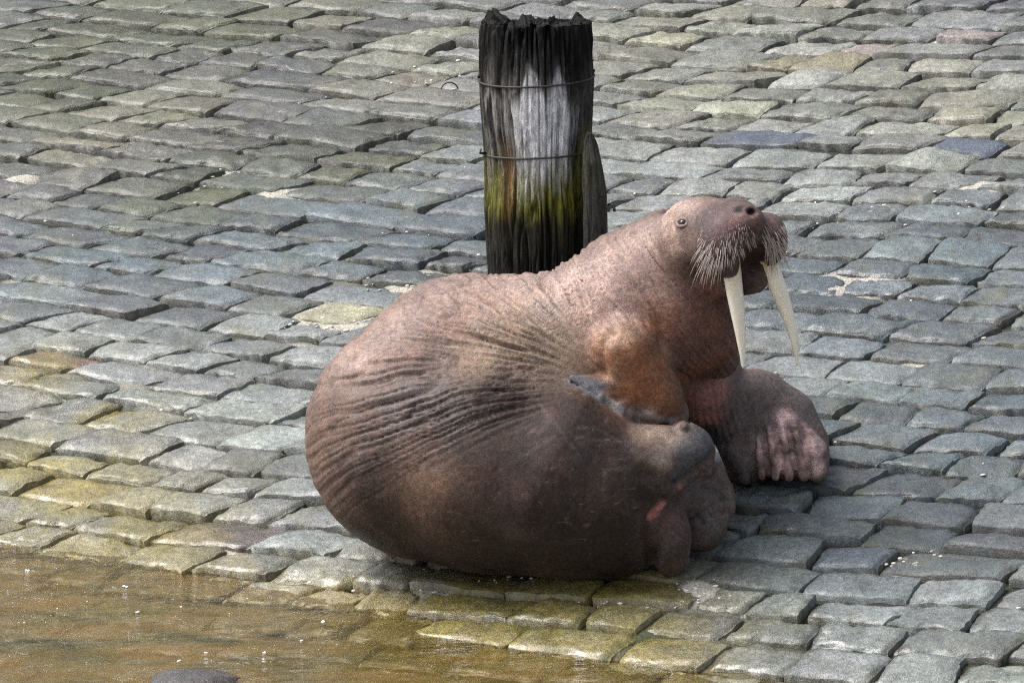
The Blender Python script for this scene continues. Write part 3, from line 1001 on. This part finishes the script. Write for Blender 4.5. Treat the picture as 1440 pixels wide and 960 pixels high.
def build_walrus():
    fd = Field()
    # haunches and belly: the half that lies towards the water
    fd.chain([(P(593, 624, .330), .326), (P(690, 643, .32), .318), (P(780, 667, .285), .286), (P(832, 694, .23), .230), (P(868, 709, .188), .190)], .03)
    # back and chest curling round behind it
    fd.chain([(P(594, 602, .35), .330), (P(660, 553, .38), .338), (P(750, 543, .41), .318), (P(838, 500, .48), .272)], .05)
    fd.chain([(P(838, 500, .48), .268), (P(900, 432, .61), .222), (P(948, 382, .71), .182)], .06)
    # throat and breast
    TY = P(958, 448, .60)[1]
    fd.chain([(P(952, 402, .67), .170), (PY(956, 446, TY + .01), .165)], .05)
    fd.chain([(PY(962, 420, TY), .13), (PY(988, 470, TY + .02), .105), (PY(1008, 500, TY + .04), .068)], .035)
    fd.chain([(PY(930, 500, TY + .23), .16), (PY(985, 535, TY + .20), .125)], .025)
    # head
    HY = P(985, 338, .85)[1]
    fd.ell(PY(985, 340, HY), (.122, .118, .130), .05)
    fd.cone(PY(985, 332, HY), PY(1034, 318, HY - .11), .102, .078, .04)
    # far foreflipper planted on the stones
    FY = P(1085, 680, 0)[1]
    fd.chain([(PY(985, 548, FY + .06), .092), (PY(1022, 575, FY + .10), .086), (PY(1062, 572, FY + .13), .104), (PY(1098, 598, FY + .11), .108), (PY(1120, 628, FY + .08), .085)], .025)
    fd.chain([(PY(1035, 600, FY + .08), .083), (PY(1046, 650, FY + .04), .056)], .03)
    fd.ell(PY(1098, 622, FY + .055), (.137, .090, .085), .04)
    fd.cone(PY(1070, 643, FY + .0), PY(1145, 640, FY + .0), .042, .044, .03)
    pre = Field()
    pre.ops = list(fd.ops)
    fp, lp = pre.bake(0.014)
    Vp, Fp = surface_nets(fp, lp, 0.014)
    pbvh = BVHTree.FromPolygons([tuple(v) for v in Vp], Fp.tolist())

    def pre_hit(px, py, d=0.0):
        r_ = ray(px, py) @ G
        r_ = r_ / np.linalg.norm(r_)
        return np.array(pbvh.ray_cast(Vector(CAM @ G), Vector(r_))[0]) - r_ * d
    AY = pre_hit(860, 660)[1]
    fd.chain([(pre_hit(850, 676, -.145), .146), (PY(912, 655, AY + .125), .110), (PY(966, 635, AY + .13), .080)], .03)
    core = Field()
    core.ops = list(fd.ops)
    fc, lc = core.bake(0.014)
    Vc, Fc = surface_nets(fc, lc, 0.014)
    cbvh = BVHTree.FromPolygons([tuple(v) for v in Vc], Fc.tolist())
    camG = CAM @ G

    last = [HY]

    def SF(px, py, d=0.0):
        """Point of the core's surface seen at (px, py), moved d towards the viewer."""
        r_ = ray(px, py) @ G
        r_ = r_ / np.linalg.norm(r_)
        loc = cbvh.ray_cast(Vector(camG), Vector(r_))[0]
        if loc is None:
            return PY(px, py, last[0]) - r_ * d
        last[0] = loc[1]
        return np.array(loc) - r_ * d
    fd.ell(PY(1050, 312, HY - .17), (.052, .046, .05), .03)
    fd.ell(PY(1020, 342, HY - .13), (.088, .097, .094), .028)     # near whisker pad
    fd.ell(PY(1080, 337, HY - .11), (.056, .076, .075), .025)     # far whisker pad
    fd.ell(PY(1052, 335, HY - .15), (.050, .060, .05), .03)
    fd.ell(PY(1062, 380, HY - .20), (.050, .076, .095), .015, sub=True)   # mouth
    fd.ell(PY(1058, 345, HY - .235), (.010, .040, .03), .02, sub=True)   # groove between the pads
    fd.chain([(PY(1000, 385, HY - .02), .085), (PY(1058, 389, HY - .10), .050)], .025)   # lower jaw and chin
    for px, py in ((1039, 294), (1057, 298)):
        fd.ell(PY(px, py, HY - .195), (.017, .012, .03), .007, sub=True)
    # near foreflipper folded over the belly
    e_ = SF(905, 560, .0)
    EY = SF(880, 500)[1] - .03
    fd.chain([(PY(878, 492, EY + .055), .105), (PY(898, 530, EY + .045), .104), (PY(918, 556, EY + .03), .088), (PY(946, 580, EY + .03), .050)], .014)
    edge = [(804, 531), (826, 543), (846, 557), (868, 571), (890, 582), (915, 590), (940, 596), (962, 600)]
    arm = [(862, 540), (868, 546), (876, 552), (886, 556), (898, 560), (915, 566), (935, 574), (952, 584)]
    ep_ = [SF(x_, y_, .016) for x_, y_ in edge]
    ap_ = [SF(x_, y_, .022) for x_, y_ in arm]
    for i_ in range(len(edge)):
        fd.cone(ep_[i_], ap_[i_], .009 + .004 * (i_ > 4), .030, .006)
        if i_:
            fd.cone(ep_[i_ - 1], ep_[i_], .010, .010 + .002 * (i_ > 4), .003)
            fd.cone((ep_[i_ - 1] + ap_[i_ - 1]) / 2, (ep_[i_] + ap_[i_]) / 2, .017, .017, .006)
    for pts in ([(1030, 632, .034), (1040, 650, .030), (1047, 660, .022)], [(1062, 612, .010), (1068, 635, .016), (1071, 658, .0155)], [(1080, 605, .010), (1086, 632, .018), (1090, 658, .016)],
                [(1100, 600, .010), (1105, 630, .018), (1109, 658, .017)], [(1117, 603, .012), (1124, 630, .020), (1130, 656, .019)], [(1138, 612, .020), (1146, 632, .034), (1149, 650, .034)]):
        fd.chain([(SF(x_, y_, -r_ * 0.05), r_) for x_, y_, r_ in pts], .006)
        x_, y_, r_ = pts[-1]
        c_ = SF(x_, y_, -r_ * 0.1)
        fd.cone(c_, c_ + (-CAMAX[1]) * 0.016, r_, r_ * 0.9, .005)
    # heel of the hind flipper, hind flipper and tail
    fd.chain([(P(945, 686, .165), .090), (P(988, 688, .135), .078), (P(998, 706, .105), .066), (P(986, 738, .075), .066)], .015)
    fd.ell(P(1004, 668, .17), (.028, .04, .04), .02)
    for x_, y_, h_, r_ in ((1018, 690, .12, .028), (1022, 712, .10, .026), (1010, 735, .07, .026), (974, 742, .075, .042)):
        fd.ell(P(x_, y_, h_), (r_, r_ * 1.25, r_), .012)
    tl = P(941, 748, .11); tl[1] -= .03
    fd.ell(tl, (.062, .100, .10), .008)
    f, lo = fd.bake()
    V, F = surface_nets(f, lo)
    V = smooth(V, F, 3, 0.5)
    N = vnormals(V, F)
    # --- folds and wrinkles
    cam_c = V @ np.stack(CAMAX, 1)                    # components: right, up, depth

    def C2(px, py, h=.4):
        return P(px, py, h) @ np.stack(CAMAX, 1)

    def ball(px, py, h, r):
        c = P(px, py, h)
        return np.exp(-((V - c) ** 2).sum(1) / (r * r))

    def ballY(px, py, y, r):
        c = PY(px, py, y)
        return np.exp(-((V - c) ** 2).sum(1) / (r * r))
    fb0 = BVHTree.FromPolygons([tuple(v) for v in V], F.tolist())

    def line0(px_pts, r_):
        o = np.zeros(len(V))
        for (xa, ya), (xb, yb) in zip(px_pts[:-1], px_pts[1:]):
            for k in range(6):
                q = ray(xa + (xb - xa) * k / 6, ya + (yb - ya) * k / 6) @ G
                loc = fb0.ray_cast(Vector(camG), Vector(q).normalized())[0]
                if loc is not None:
                    o = np.maximum(o, np.exp(-((V - np.array(loc)) ** 2).sum(1) / (r_ / 460.0) ** 2))
        return o
    c0 = C2(868, 548)
    du, dw = cam_c[:, 0] - c0[0], cam_c[:, 1] - c0[1]
    dw = dw + 0.35 * du ** 2
    rr = np.hypot(du, dw)
    an = np.arctan2(dw, -du)                          # 0 points left, positive up
    lowf = fbm(V * 3.2, 101, 3)
    midf = fbm(V * 9.0, 105, 3)
    ph = an * 66 + lowf * 6.0 + midf * 2.2
    fold = np.abs(np.sin(ph))
    ph2 = an * 31 + lowf * 3.0
    fold2 = np.abs(np.sin(ph2))
    zone = sstep(-0.35, 0.1, an) * sstep(1.5, 1.1, an) * sstep(0.12, 0.34, rr) * sstep(0.98, 0.62, rr)
    zone *= 0.25 + 0.75 * sstep(-0.35, 0.3, fbm(V * 3.4, 111, 3))
    qf = np.stack([an * 30 + lowf * 2.2, rr * 2.8 + midf * 0.35, cam_c[:, 2] * 2.0], -1)
    ridge = np.clip(1 - np.abs(vnoise(qf, 140)) * 3.2, 0, 1) ** 1.3
    qg = np.stack([an * 56 + lowf * 3.0, rr * 4.5 + midf * 0.35, cam_c[:, 2] * 2.5], -1)
    ridge2 = np.clip(1 - np.abs(vnoise(qg, 142)) * 3.0, 0, 1) ** 1.3
    zone2 = sstep(-0.35, 0.1, an) * sstep(1.5, 1.1, an) * sstep(0.12, 0.34, rr) * sstep(1.15, 0.75, rr) * (0.5 + 0.5 * sstep(-0.3, 0.3, fbm(V * 3, 113, 2)))
    disp = -0.0088 * zone2 * ridge * (1 - 0.5 * sstep(-0.2, -0.6, an)) - 0.0088 * zone2 * ridge2 - 0.0040 * zone * (1 - fold) ** 1.5 - 0.010 * zone * sstep(0.55, 0.25, rr) * (1 - fold2) ** 1.6
    # rings round the neck
    a0, a1 = C2(800, 470, .5), C2(985, 335, .8)
    dr = (a1 - a0)[:2]; dr /= np.linalg.norm(dr)
    sN = (cam_c[:, 0] - a0[0]) * dr[0] + (cam_c[:, 1] - a0[1]) * dr[1]
    dc = (cam_c[:, 0] - a0[0]) * -dr[1] + (cam_c[:, 1] - a0[1]) * dr[0]
    phn = sN * 135 + lowf * 4 + midf * 1.6
    zn = np.clip(ball(850, 400, .7, .20) + ball(905, 360, .75, .20) + ball(940, 430, .68, .2) + ball(985, 450, .6, .16), 0, 1) * (1 - ballY(1010, 330, HY - .1, .13))
    qn = np.stack([sN * 55 + lowf * 2.4, dc * 3.5 + midf * 0.3, cam_c[:, 2] * 2.0], -1)
    disp += -0.0035 * zn * (1 - np.abs(np.sin(phn))) ** 1.4 - 0.0062 * zn * np.clip(1 - np.abs(vnoise(qn, 144)) * 3.0, 0, 1) ** 1.3
    cf = line0([(938, 292), (941, 315), (948, 340), (962, 365), (985, 395)], 7)
    disp += -0.022 * cf
    disp += -0.013 * line0([(856, 470), (847, 484), (844, 502), (850, 526)], 9)
    disp += -0.022 * line0([(933, 706), (919, 724), (913, 745), (914, 775), (920, 795)], 7)
    disp += -0.026 * line0([(1004, 641), (980, 661), (950, 685)], 6) - 0.012 * line0([(950, 684), (925, 672), (900, 664)], 9)
    # loose skin of the throat and wrist folds
    phw = (cam_c[:, 0] - c0[0]) * 150 + (cam_c[:, 1] - c0[1]) * 40 + midf * 1.5
    zw = ballY(1008, 575, FY + .05, .085)
    disp += -0.010 * zw * (1 - np.abs(np.sin(phw))) ** 1.3
    for g_ in ([(985, 664), (1006, 671), (1024, 690)], [(988, 686), (1008, 692), (1020, 701)], [(1000, 705), (1024, 700)], [(1002, 722), (1026, 718)], [(962, 728), (978, 722), (990, 735)], [(978, 676), (996, 668), (1006, 656)]):
        disp += -0.010 * line0(g_, 3.6)
    # grooves between the digits of the far flipper
    for g_ in ([(1062, 606), (1058, 640), (1060, 668)], [(1074, 604), (1078, 635), (1080, 668)], [(1089, 600), (1096, 632), (1100, 668)], [(1108, 598), (1114, 630), (1119, 668)], [(1126, 602), (1133, 632), (1138, 666)]):
        disp += -0.009 * line0(g_, 4.5)
    # creases of the hind flipper
    phh = (cam_c[:, 0] - c0[0]) * 60 + (cam_c[:, 1] - c0[1]) * 120 + midf * 3
    disp += -0.006 * ballY(1005, 690, AY + .05, .09) * (1 - np.abs(np.sin(phh))) ** 2
    # leathery small-scale relief
    head = np.clip(ballY(1030, 335, HY - .1, .16) * 1.3, 0, 1)
    disp += (0.0011 * fbm(V * 38, 121, 3) + 0.006 * lowf) * (1 - 0.6 * head)
    V = V + N * disp[:, None]
    # --- colours of the hide
    n1 = fbm(V * 7, 131, 4)
    n2 = fbm(V * 22, 135, 3)
    C = np.tile(np.array([0.138, 0.100, 0.086]), (len(V), 1))

    def lay(col, wgt):
        nonlocal C
        wgt = np.clip(wgt, 0, 1)[:, None]
        C = C * (1 - wgt) + np.array(col)[None] * wgt

    def many(lst):
        o = 0
        for a in lst:
            o = np.maximum(o, ball(*a))
        return o

    def manyY(lst):
        o = 0
        for a in lst:
            o = np.maximum(o, ballY(*a))
        return o
    fbvh = BVHTree.FromPolygons([tuple(v) for v in V], F.tolist())

    def at(px, py):
        r_ = ray(px, py) @ G
        loc = fbvh.ray_cast(Vector(camG), Vector(r_).normalized())[0]
        return None if loc is None else np.array(loc)

    def spot(lst):
        """Soft patches of the hide round surface points; r in photograph pixels."""
        o = np.zeros(len(V))
        for px, py, r_ in lst:
            c = at(px, py)
            if c is not None:
                o = np.maximum(o, np.exp(-((V - c) ** 2).sum(1) / (r_ / 460.0) ** 2))
        return o

    def line(p0, p1, r_, n=7):
        return spot([(p0[0] + (p1[0] - p0[0]) * k / (n - 1), p0[1] + (p1[1] - p0[1]) * k / (n - 1), r_) for k in range(n)])
    # back, nape and shoulder: pale pinkish tan
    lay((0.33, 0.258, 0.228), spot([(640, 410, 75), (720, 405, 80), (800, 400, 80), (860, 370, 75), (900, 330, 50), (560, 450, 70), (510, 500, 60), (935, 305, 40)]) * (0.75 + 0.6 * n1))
    lay((0.40, 0.325, 0.30), spot([(795, 440, 28), (840, 425, 30), (860, 450, 26), (790, 405, 40), (540, 465, 30), (500, 500, 22)]) * (0.45 + 1.0 * n2))
    lay((0.30, 0.235, 0.170), spot([(780, 490, 45), (730, 480, 60), (690, 500, 60)]) * 0.7)
    lay((0.27, 0.170, 0.135), spot([(660, 440, 50), (620, 460, 60), (560, 500, 50)]) * 0.6 * (0.6 + n1))
    # flank and haunch: dark, wet, greyish, plus the underside's shade painted in
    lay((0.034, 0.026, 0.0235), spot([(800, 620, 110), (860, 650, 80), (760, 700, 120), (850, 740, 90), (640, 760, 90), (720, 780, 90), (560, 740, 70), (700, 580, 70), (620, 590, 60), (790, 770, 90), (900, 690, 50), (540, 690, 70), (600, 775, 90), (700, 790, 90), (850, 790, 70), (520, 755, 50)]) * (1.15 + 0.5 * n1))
    lay((0.115, 0.094, 0.088), spot([(540, 570, 60), (500, 610, 40), (590, 540, 60)]) * (0.6 + 0.9 * n1))
    lay((0.145, 0.095, 0.070), spot([(440, 640, 45), (450, 700, 45), (480, 740, 40), (600, 690, 60), (470, 590, 40)]) * (0.7 + 0.6 * n1))
    lay((0.062, 0.042, 0.039), spot([(790, 640, 50), (700, 690, 50), (880, 640, 40), (770, 590, 40)]) * (0.5 + 0.9 * n2))
    # reddish arm pit, arm and breast
    lay((0.25, 0.112, 0.058), spot([(875, 500, 45), (905, 515, 42), (920, 550, 40), (895, 550, 35), (945, 570, 28), (985, 520, 40), (960, 530, 25), (925, 450, 30), (970, 550, 26)]) * (0.95 + 0.5 * n1))
    lay((0.36, 0.245, 0.170), spot([(860, 480, 22), (880, 470, 20), (935, 490, 12), (860, 520, 16)]) * (0.7 + n2))
    lay((0.150, 0.075, 0.062), spot([(985, 420, 45), (1015, 460, 40), (1025, 500, 30), (990, 465, 40), (960, 480, 25)]) * 0.9)
    lay((0.33, 0.225, 0.200), spot([(890, 400, 45), (860, 420, 40), (920, 400, 35)]) * 0.6)
    # head
    lay((0.066, 0.051, 0.053), spot([(1000, 310, 38), (1020, 345, 45), (985, 360, 26), (1080, 335, 35), (1000, 375, 25)]) * 1.05)
    lay((0.36, 0.275, 0.235), spot([(965, 292, 18), (945, 300, 22), (950, 330, 14), (955, 350, 14)]) * 0.8)
    lay((0.085, 0.067, 0.070), spot([(1020, 295, 22), (1045, 290, 18), (1010, 300, 20)]) * 0.8)
    lay((0.185, 0.105, 0.110), spot([(1020, 325, 22), (1060, 320, 25), (1085, 318, 18), (1035, 315, 16)]) * 0.4)
    lay((0.052, 0.036, 0.035), spot([(1052, 378, 20), (1066, 362, 16), (1048, 395, 18), (1060, 372, 16), (1040, 405, 14)]) * 1.3)
    lay((0.014, 0.011, 0.011), spot([(1039, 294, 7), (1057, 298, 7)]) * 1.4)
    lay((0.11, 0.085, 0.085), spot([(959, 313, 13)]) * 0.9)
    # near foreflipper edge
    lay((0.115, 0.120, 0.135), np.maximum(line((806, 533), (842, 543), 9), line((810, 535), (845, 560), 6)) * 1.3)
    lay((0.42, 0.40, 0.40), np.maximum(line((836, 553), (872, 575), 6), line((872, 576), (955, 596), 9)) * (0.7 + 1.3 * n2))
    # far foreflipper: grey back, pink webs between the digits
    lay((0.120, 0.105, 0.102), spot([(1070, 540, 40), (1100, 540, 40), (1130, 570, 40), (1080, 580, 40), (1040, 600, 35), (1045, 640, 35), (1045, 665, 20), (1155, 620, 25), (1150, 655, 20)]) * (1.2 + 0.3 * n2))
    lay((0.86, 0.62, 0.62), spot([(1105, 590, 13), (1085, 640, 22), (1110, 620, 24), (1125, 645, 20), (1100, 655, 18), (1150, 630, 12), (1072, 630, 14), (1135, 620, 14), (1148, 655, 10)]) * (1.0 + 1.6 * n2))
    lay((0.10, 0.09, 0.09), spot([(1140, 612, 9), (1152, 625, 8), (1133, 655, 7), (1160, 640, 8), (1072, 662, 8), (1090, 664, 5)]) * (0.7 + 1.6 * n2))
    lay((0.40, 0.19, 0.17), spot([(995, 560, 22), (990, 590, 22), (1015, 545, 16)]) * 1.0)
    # heel and hind flipper
    lay((0.30, 0.245, 0.205), spot([(925, 605, 24), (945, 620, 20), (900, 598, 20), (935, 650, 16)]) * (0.8 + 0.9 * n2))
    lay((0.070, 0.075, 0.085), spot([(990, 620, 26), (970, 640, 22), (1000, 610, 16), (960, 665, 18)]) * 1.3)
    lay((0.105, 0.094, 0.090), spot([(985, 690, 32), (1010, 700, 30), (1000, 740, 30), (970, 720, 22)]) * 1.1)
    lay((0.060, 0.046, 0.043), spot([(943, 730, 32), (940, 770, 36)]) * 1.2)
    lay((0.145, 0.085, 0.080), spot([(945, 728, 16)]) * 0.6)
    lay((0.46, 0.190, 0.175), np.maximum(line((914, 727), (930, 708), 4.5), 0.3 * spot([(958, 684, 5)])) * 1.2)
    # thin pale scratches
    for p0, p1 in (((835, 600), (905, 640)), ((705, 660), (780, 612)), ((830, 618), (900, 622)), ((760, 570), (815, 640)), ((600, 640), (640, 610)), ((690, 560), (730, 545)), ((850, 660), (905, 658))):
        lay((0.30, 0.24, 0.22), line(p0, p1, 2.2, 50) * 0.11)
    rs = np.random.default_rng(21)
    marks = np.zeros(len(V))
    for k in range(46):
        x_, y_ = rs.uniform(560, 930), rs.uniform(560, 740)
        a_ = rs.normal(-0.3, 0.5); l_ = rs.uniform(2, 11)
        marks = np.maximum(marks, rs.uniform(0.06, 0.26) * line((x_, y_), (x_ + l_ * math.cos(a_), y_ + l_ * math.sin(a_)), 2.2, 6))
    lay((0.30, 0.22, 0.20), marks)
    C *= (1 + 0.16 * n1 + 0.12 * n2)[:, None]
    C = np.clip(C * np.array([0.82, 0.775, 0.755]), 0.008, 0.8)

    V[:, 2] -= 0.014 * sstep(0.12, 0.0, V[:, 2])          # weight settling into the joints
    base = toW(P(700, 740))
    root = empty('walrus', base)
    tag(root, 'brown wrinkled walrus curled on wet cobbles, raising its whiskered head with two ivory tusks', 'walrus')
    W = toW(V)
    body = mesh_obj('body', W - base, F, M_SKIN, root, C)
    bvh = BVHTree.FromPolygons([tuple(v) for v in W], F.tolist())

    def hit(px, py):
        d = Vector(ray(px, py)).normalized()
        loc, nrm, i, dist = bvh.ray_cast(Vector(CAM), d)
        return np.array(loc), np.array(nrm)

    # --- eye with lids
    ep, en = hit(959, 313)
    u, vv = RIGHT, UP
    ec = ep - en * 0.006
    nth, nph = 24, 14
    A, B = np.meshgrid(np.linspace(0, 2 * np.pi, nth, endpoint=False), np.linspace(0.0005, np.pi - 0.0005, nph), indexing='ij')
    sp = np.stack([np.cos(A) * np.sin(B), np.sin(A) * np.sin(B), np.cos(B)], -1).reshape(-1, 3) * 0.0125
    mesh_obj('eye', sp + ec - base, grid_faces(nth, nph, True), M_EYE, root)
    tx = np.cross(UP, en); tx /= np.linalg.norm(tx); ty = np.cross(en, tx)
    for sgn in (1, -1):
        a = np.linspace(-0.25, math.pi + 0.25, 22)
        pts = [ec - base + en * (0.007 - 0.004 * abs(math.cos(t_))) + tx * 0.0185 * math.cos(t_) + ty * sgn * (0.0115 * math.sin(t_)) for t_ in a]
        v_, f_ = tube(pts, 0.0036 + 0.0022 * np.sin(np.clip(a, 0, math.pi)) * (1.3 if sgn > 0 else 0.8), 8)
        mesh_obj('eyelid', v_, f_, M_SKIN, root, np.tile(np.array([[0.20, 0.145, 0.125]]), (len(v_), 1)))

    # --- tusks
    def tusk(pix, y0, y1, rads):
        ctrl = [toW(PY(px, py, y0 + (y1 - y0) * i / (len(pix) - 1))) for i, (px, py) in enumerate(pix)]
        ctrl = np.array(ctrl)
        t = np.linspace(0, len(ctrl) - 1, 60)
        k = np.arange(len(ctrl))
        # smooth interpolation
        co = [np.polyval(np.polyfit(k, ctrl[:, a], min(3, len(k) - 1)), t) for a in range(3)]
        pts = np.stack(co, 1) - base
        r_ = np.interp(t / t.max(), np.linspace(0, 1, len(rads)), rads)
        v_, f_ = tube(pts, r_, 20)
        z = np.repeat(t / t.max(), 20)
        c = np.tile(np.array([0.92, 0.87, 0.74]), (len(v_), 1))
        nz_ = fbm(v_ * [60, 60, 10], 150, 3)
        st = np.clip(np.exp(-(z / 0.16) ** 2) * 0.9 + 0.25 * nz_, 0, 1)[:, None]
        c = c * (1 - st) + np.array([0.55, 0.36, 0.13])[None] * st
        mesh_obj('tusk', v_, f_, M_TUSK, root, c)
    tusk([(1026, 352), (1031, 395), (1037, 435), (1042, 478), (1045, 517)], HY - .135, HY - .17, [.0265, .026, .023, .018, .0115, .003])
    tusk([(1077, 362), (1087, 388), (1103, 428), (1115, 470), (1121, 513)], HY - .10, HY - .12, [.027, .0265, .0235, .018, .012, .003])

    # --- whiskers: stiff bristles standing on both pads
    vsW, fsW, n0 = [], [], 0
    rg = np.random.default_rng(3)
    down = np.array([0, 0, -1.0])
    for side, (cx, cy, wx, wy, nb) in enumerate(((1022, 341, 40, 39, 360), (1088, 336, 17, 33, 170))):
        for i in range(nb):
            for _ in range(20):
                a, b = rg.uniform(-1, 1, 2)
                if a * a + b * b < 1:
                    break
            px, py = cx + a * wx, cy + b * wy
            if py - 345 > -0.8 * (px - 1052) and px < 1075 and py > 340:
                continue
            try:
                p, nr = hit(px, py)
            except Exception:
                continue
            lenf = 0.015 + 0.024 * sstep(-0.7, 0.9, b) * rg.uniform(0.6, 1.25)
            if side == 0:
                lenf += 0.085 * max(0, -a) * max(0, b) * rg.uniform(0.4, 1.6)
                drift = RIGHT * (-0.35 + 0.75 * (a + 0.5))
            else:
                lenf += 0.014
                drift = RIGHT * 0.5
            d0 = nr * 0.45 + down * 0.62 + drift * 0.45 - FWD * 0.05
            d0 = d0 / np.linalg.norm(d0)
            pts = []
            q = p - nr * 0.004
            d = d0.copy()
            for k in range(6):
                pts.append(q - base)
                q = q + d * lenf / 5
                d = d + down * 0.22 + rg.normal(0, 0.03, 3)
                d /= np.linalg.norm(d)
            v_, f_ = tube(pts, np.linspace(0.0009, 0.0003, 6), 4)
            vsW.append(v_); fsW += [tuple(j + n0 for j in ff) for ff in f_]; n0 += len(v_)
        mesh_obj('whiskers', np.concatenate(vsW), fsW, M_WHISK, root)
        vsW, fsW, n0 = [], [], 0


build_walrus()
